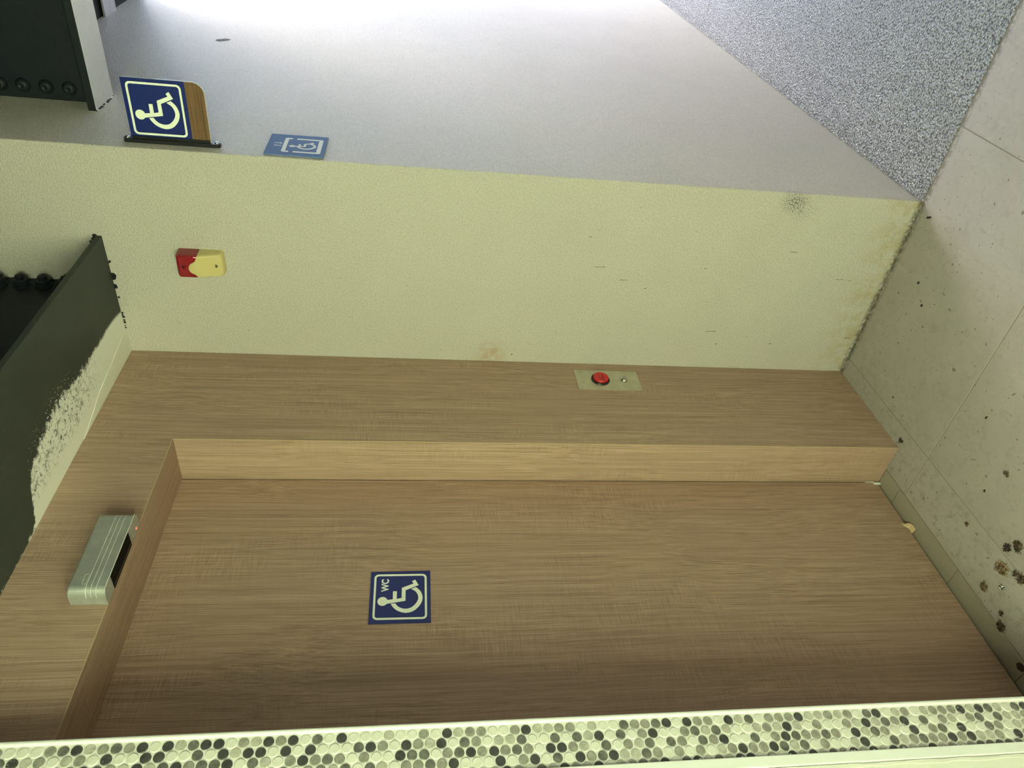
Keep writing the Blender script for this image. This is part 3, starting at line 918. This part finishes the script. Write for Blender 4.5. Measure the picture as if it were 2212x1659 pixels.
# ------------------------------------------------------------------ emergency call plate
def call_plate():
    t = empty('call_button_plate')
    tag(t, 'satin metal plate with a red emergency button and key lock by the door', 'call button')
    c = Vector((-0.0880, 0.0, 0.8535))
    fr = Frame(c, (1, 0, 0), (0, 0, 1), (0, -1, 0))
    panel('plate', fr, [(-49, -104), (49, -104), (49, 104), (-49, 104)], -0.1, 2.0, M['plate'], t)
    bc = fr.p(1.5, 24, 2)
    bz = lathe('bezel', bc, (0, -1, 0), [(0.0300, 0), (0.0300, 0.0025), (0.0285, 0.0045), (0.0255, 0.0055), (0.0250, 0.0040)], M['black_plastic'], t, 40, True)
    bt = lathe('button', bc, (0, -1, 0), [(0.0246, 0.002), (0.0246, 0.0098), (0.0238, 0.0112), (0.0215, 0.0113), (0.0210, 0.0106), (0, 0.0106)], M['red'], t, 40)
    fb = Frame(bc, (1, 0, 0), (0, 0, 1), (0, -1, 0))
    # worn print: three dark marks above a line of small ones
    def mark(pts, h=10.9):
        bm = bmesh.new(); bm_prism(bm, fb, pts, h - 0.4, h)
        from_bm('printed_mark', bm, M['darkred'], bt)
    def ring(cx, cz, r, rin):
        bm = bmesh.new()
        q = [(cx + r*math.cos(a*math.pi/8), cz + r*math.sin(a*math.pi/8)) for a in range(16)]
        p = [(cx + rin*math.cos(a*math.pi/8), cz + rin*math.sin(a*math.pi/8)) for a in range(16)]
        bm_band(bm, fb, q, p, 10.5, 10.9, True)
        from_bm('printed_mark', bm, M['darkred'], bt)
    ring(-9.0, 4.6, 2.7, 1.3); mark([(-8.2, 2.6), (-6.0, 0.4), (-5.2, 1.2), (-7.2, 3.2)])
    for k in range(3): mark([(-2.6, 3.0 + 1.9*k), (2.2, 3.0 + 1.9*k), (2.2, 4.2 + 1.9*k), (-2.6, 4.2 + 1.9*k)])
    mark([(-0.6, 2.6), (0.4, 2.6), (0.4, 8.4), (-0.6, 8.4)])
    ring(8.6, 5.4, 2.6, 1.4)
    for k in range(8):
        x = -13.2 + 3.45*k
        mark([(x, -7.2), (x + 2.5, -7.2), (x + 2.5, -3.2), (x, -3.2)])
    # key lock
    kc = fr.p(1.6, -53.5, 2)
    kl = lathe('key_lock', kc, (0, -1, 0), [(0.0115, 0), (0.0115, 0.0030), (0.0108, 0.0060), (0.0092, 0.0088), (0.0066, 0.0090), (0.0062, 0.0066)], M['chrome'], t, 32, True)
    lathe('lock_core', kc, (0, -1, 0), [(0.0046, 0.004), (0.0046, 0.0086), (0.0040, 0.0088)], M['chrome'], kl, 20)
    lathe('key_slot', kc, (0, -1, 0), [(0.0066, 0.0030), (0.0066, 0.0068)], M['black_plastic'], kl, 20)
    for a in (-40, 40):
        for b_ in (-91, 91):
            s = lathe('screw', fr.p(a, b_, 1.9), (0, -1, 0), [(0.0042, 0), (0.0040, 0.0010), (0.0018, 0.0012), (0.0012, 0.0004)], M['plate'], t, 16)
            lathe('screw_recess', fr.p(a, b_, 2.0), (0, -1, 0), [(0.0014, 0), (0.0014, 0.0013)], M['siren_hole'], s, 6)
call_plate()

# ------------------------------------------------------------------ door sensor
def sensor():
    t = empty('door_sensor')
    tag(t, 'brushed aluminium automatic door sensor with red light above the door', 'sensor')
    xa, xb, zb, zt = -0.8975, -0.682, HD - 0.001, 2.1655
    prof = []                                  # plan outline, from the wall round the front and back
    dep = 0.044
    for i in range(9):
        a = math.radians(90*i/8); prof.append((xa + 0.016*(1 - math.cos(a))*1.0, -0.022 - (dep - 0.022)*math.sin(a)))
    for i in range(9):
        a = math.radians(90 - 90*i/8); prof.append((xb - 0.018*(1 - math.cos(a)), -0.022 - (dep - 0.022)*math.sin(a)))
    prof = [(xa, -0.0005)] + prof + [(xb, -0.0005)]
    bm = bmesh.new()
    lo = [bm.verts.new((x, y, zb)) for x, y in prof]
    mid = [bm.verts.new((x, y, zt - 0.003)) for x, y in prof]
    hi = [bm.verts.new((x, -0.0005 + (y + 0.0005)*0.97, zt)) for x, y in prof]
    n = len(prof)
    for A_, B_ in ((lo, mid), (mid, hi)):
        for i in range(n - 1): bm.faces.new((A_[i], A_[i + 1], B_[i + 1], B_[i]))
        bm.faces.new((A_[n - 1], A_[0], B_[0], B_[n - 1]))
    bm.faces.new(lo); bm.faces.new(hi)
    body = from_bm('body', bm, M['alu'], t)
    def rib(z, h=0.0007):
        bm = bmesh.new()
        pts = [(x, y) for x, y in prof[1:-1]]
        k = len(pts)
        out = []
        for i, (x, y) in enumerate(pts):
            out.append((x - (0.0004 if i < 6 else 0), y - 0.0005))
        V = [[bm.verts.new((x, y, zz)) for x, y in ring] for ring, zz in ((pts, z), (out, z), (out, z + h), (pts, z + h))]
        for a in range(3):
            for i in range(k - 1): bm.faces.new((V[a][i], V[a][i + 1], V[a + 1][i + 1], V[a + 1][i]))
        from_bm('ridge', bm, M['alu_line'], body)
    for z in (HD + 0.0165, HD + 0.0265, HD + 0.0365): rib(z)
    box('front_lip', xa + 0.006, xb - 0.008, -dep - 0.0006, -dep + 0.0006, zb - 0.0002, zb + 0.0012, M['alu_line'], body)
    win = box('window', -0.858, -0.742, -dep + 0.0015, -0.002, zb - 0.0012, zb + 0.002, M['window'], t)
    box('window_rim', -0.856, -0.744, -0.012, -0.008, zb - 0.0016, zb - 0.0004, M['black_plastic'], win)
    lathe('status_light', (-0.7015, -0.010, zb + 0.0008), (0, 0, -1), [(0.0030, 0), (0.0028, 0.0012), (0.0014, 0.0022)], M['led'], t, 14)
    lathe('set_screw', (-0.722, -0.008, zb + 0.0004), (0, 0, -1), [(0.0014, 0), (0.0012, 0.0010)], M['chrome'], t, 10)
    fr = Frame((-0.866, -dep, 2.137), (1, 0, 0), (0, 0, 1), (0, -1, 0))
    bm = bmesh.new()
    bm_band(bm, fr, rrect(-13, 13, -4.6, 4.6, 4.5), rrect(-12.5, 12.5, -4.1, 4.1, 4.1), -0.2, 0.25, True)
    from_bm('embossed_oval', bm, M['alu_line'], body)
sensor()

# ------------------------------------------------------------------ litter on the floor
def tangle(name, x, y, r, n, mats, label, z=0.0, stretch=1.0):
    """clump of dry earth and fibres: crumbs and little bent strands in one mesh"""
    rnd = random.Random(name + label)
    bm = bmesh.new()
    for i in range(n):
        a = rnd.uniform(0, 2*math.pi); q = r*math.sqrt(rnd.random())*0.95
        c = Vector((x + q*math.cos(a)*stretch, y + q*math.sin(a), z + 0.0009))
        mi = rnd.randrange(len(mats))
        if i % 3:
            s = rnd.uniform(0.0008, 0.0022)*(1.2 if i % 5 == 0 else 1)
            k = bmesh.ops.create_icosphere(bm, subdivisions=1, radius=s)
            for v in k['verts']: v.co = c + Vector((v.co.x*rnd.uniform(.6, 1.5), v.co.y*rnd.uniform(.6, 1.5), v.co.z*0.8 + rnd.uniform(0, r*0.18)))
            for f in {f for v in k['verts'] for f in v.link_faces}: f.material_index = mi
        else:
            l = rnd.uniform(0.3, 0.8)*r; d = rnd.uniform(0, 2*math.pi); w = 0.0006
            u = Vector((math.cos(d), math.sin(d), 0)); p = Vector((-u.y, u.x, 0))*w
            hh = rnd.uniform(0.001, 0.25*r)
            A_ = [c - u*l, c + Vector((0, 0, hh)), c + u*l]
            vs = [(bm.verts.new(q_ - p), bm.verts.new(q_ + p), bm.verts.new(q_ + Vector((0, 0, 2*w)))) for q_ in A_]
            for (a1, a2, a3), (b1, b2, b3) in zip(vs[:-1], vs[1:]):
                for f in ((a1, a2, b2, b1), (a2, a3, b3, b2), (a3, a1, b1, b3)): bm.faces.new(f).material_index = mi
    me = bpy.data.meshes.new(name)
    bmesh.ops.recalc_face_normals(bm, faces=bm.faces)
    bm.to_mesh(me); bm.free()
    for mt in mats: me.materials.append(mt)
    o = link(name, me, None)
    zz = min(v.co.z for v in me.vertices)
    for v in me.vertices: v.co.z += z - zz
    tag(o, label, 'dirt', 'dry dirt clumps on the floor')
    return o
dm, sm, km = M['dirt'], M['straw'], M['soot']
tangle('dirt_clump', -0.8634, -0.0290, 0.0150, 90, (dm, dm, sm), 'largest brown dirt clump on the floor, beside a pale twig', stretch=1.2)
tangle('dirt_clump', -0.8600, -0.1110, 0.0130, 80, (dm, dm, km), 'brown dirt clump out on the big tile, past the long floor joint')
tangle('dirt_clump', -0.8420, -0.0830, 0.0110, 55, (km, km, dm), 'black dirt clump right on the long floor joint')
tangle('dirt_clump', -0.8588, 0.0520, 0.0110, 60, (dm, sm, dm), 'tan and brown dirt clump on the strip of tile before the threshold')
tangle('dirt_clump', -0.9550, 0.0830, 0.0120, 90, (dm, dm, km), 'dark brown dirt clump sitting on the threshold joint')
tangle('dirt_clump', -0.9340, 0.0580, 0.0075, 30, (dm, km), 'thin forked brown dirt clump just before the one on the threshold joint')
tangle('dirt_clump', -0.9160, -0.0570, 0.0120, 60, (dm, dm, km), 'brown dirt clump at the lower end of the long floor joint, cut by the frame')
tangle('dirt_clump', -0.8960, -0.0510, 0.0070, 26, (dm, km), 'small dark dirt clump touching the tip of the pale twig')
tangle('dirt_clump', -0.7178, -0.0279, 0.0060, 18, (dm, dm), 'small faint brown dirt clump halfway along the tile before the door')
tangle('dirt_clump', -0.8950, 0.0060, 0.0080, 22, (km, dm, M['white']), 'sparse dark crumbs with one white grain beside the largest clump')
tangle('dirt_clump', -0.3835, -0.0250, 0.0080, 24, (dm, km), 'small dirt clump at the foot of the cladding beside the jamb')
tangle('dirt_clump', -0.7230, -0.2240, 0.0085, 20, (dm, dm), 'faint brown dirt smear of crumbs alone in the middle of the big tile')

def flake(name, x, y, pts, mat, label, curl=0.0015, rot=0.0, cat='debris'):
    bm = bmesh.new()
    fr = Frame((x, y, 0.0), (math.cos(rot), math.sin(rot), 0), (-math.sin(rot), math.cos(rot), 0), (0, 0, 1))
    bm_prism(bm, fr, pts, 0.0, 0.6)
    for v in bm.verts:
        d = math.hypot(v.co.x - x, v.co.y - y)
        v.co.z += curl*min(1.0, d/0.01)*(0.5 + 0.5*math.sin(d*400)) if v.co.z > 0.0005 else 0.0
    o = from_bm(name, bm, mat)
    return tag(o, label, cat)
flake('dead_leaf', -0.0545, -0.6006, [(-11, 0), (-6, 3), (2, 3.4), (8, 2), (13, 0), (7, -3), (0, -3.2), (-7, -2.4)], M['soot'], 'narrow black leaf flake on the floor by the wall corner', rot=0.55)
flake('debris_flake', -0.1382, -0.4316, [(-4, -3), (1, -4), (4, -1), (3.6, 3), (-1, 4), (-4, 2)], M['soot'], 'round black flake near the foot of the lit return wall', rot=0.4)
flake('debris_flake', -0.1930, -0.3870, [(-4, -2), (0, -4), (4, -2), (3, 3), (-1, 4.4), (-4, 2)], M['soot'], 'angular black flake below the round one by the return wall', rot=1.1)
flake('debris_flake', -0.5839, -0.2894, [(-3, -3.6), (1.6, -3), (2.6, 0), (4, 3), (0, 4.4), (-2, 1)], M['soot'], 'black flake alone at the centre of the big floor tile', rot=0.3)
flake('debris_flake', -0.7005, -0.1392, [(-3, -3), (2, -3), (3.6, 0), (2, 4), (-2, 3.4)], M['soot'], 'black flake on the big tile just off the long joint', rot=0.8)
flake('debris_flake', -0.2690, -0.1010, [(-2, -3), (2, -2.4), (2.6, 2), (-1.6, 3)], M['soot'], 'tiny black flake on the tile in front of the call button', rot=0.2)
flake('debris_flake', -1.0500, 0.1090, [(-11, -8), (6, -10), (14, 0), (8, 10), (-6, 10), (-13, 2)], plain('brown_leaf', (0.05, 0.028, 0.024), 0.7), 'dark brown leaf scrap at the low edge of the threshold', rot=0.4)

def twig(name, p, q, w, mat, label):
    bm = bmesh.new()
    a, b = Vector(p), Vector(q)
    bm_lathe(bm, a, b - a, [(w*0.5, 0), (w, (b - a).length*0.12), (w*0.8, (b - a).length*0.4), (w*0.35, (b - a).length)], 6)
    tag(from_bm(name, bm, mat), label, 'twig')
twig('twig', (-0.8540, -0.0440, 0.0062), (-0.8905, -0.0485, 0.0012), 0.0017, M['straw'], 'pale dry twig lying on the largest dirt clump')
twig('twig', (-0.6160, -0.1700, 0.0008), (-0.6320, -0.1830, 0.0030), 0.0008, M['straw'], 'short straw-coloured splinter on the big floor tile')

def chip():
    """torn curl of tan edging poking out under the door"""
    bm = bmesh.new()
    pts = [(0.0, 0.014), (0.006, 0.0125), (0.012, 0.0085), (0.020, 0.0050), (0.028, 0.0040), (0.034, 0.0030)]
    wd = [0.0006, 0.0060, 0.0085, 0.0095, 0.0100, 0.0105]
    top, bot = [], []
    for (s, z), w in zip(pts, wd):
        x = -0.5640 - s
        y = D - 0.0045 - 0.010*math.sin(math.pi*min(1, s/0.034))*0.3
        for lst, dz in ((top, 0.0006), (bot, 0.0)):
            lst.append((bm.verts.new((x, y - w, z*0.6 + dz)), bm.verts.new((x - 0.001, y + w*0.5, z*1.7 + 0.002 + dz))))
    for lst in (top, bot):
        for (a, b), (c, d) in zip(lst[:-1], lst[1:]): bm.faces.new((a, b, d, c))
    for k in (0, 1):
        for i in range(len(pts) - 1): bm.faces.new((top[i][k], top[i + 1][k], bot[i + 1][k], bot[i][k]))
    for e in (0, -1): bm.faces.new((top[e][0], top[e][1], bot[e][1], bot[e][0]))
    o = from_bm('torn_edging', bm, M['chip'])
    tag(o, 'curled tan scrap of edging at the foot of the wooden door', 'scrap')
chip()

# ------------------------------------------------------------------ the lobby's own lamp (left of the viewer)
def lamp(z, label):
    t = empty('tube_lamp')
    tag(t, label, 'lamp', 'tube lamps on the end wall')
    X, Y0, Y1 = END + 0.075, -1.60, -0.40
    box('backplate', END, END + 0.03, Y0 - 0.05, Y1 + 0.05, z - 0.05, z + 0.05, M['housing'], t, 0.003)
    lathe('tube', (X, Y0, z), (0, 1, 0), [(0.019, 0), (0.019, Y1 - Y0)], M['tube'], t, 10)
    for y in (Y0, Y1):
        box('lamp_holder', END + 0.028, X + 0.018, y - 0.012, y + 0.012, z - 0.018, z + 0.018, M['housing'], t)
lamp(1.05, 'lower of the two level tube lamps on the end wall, out of view')
lamp(1.85, 'upper of the two level tube lamps on the end wall, out of view')
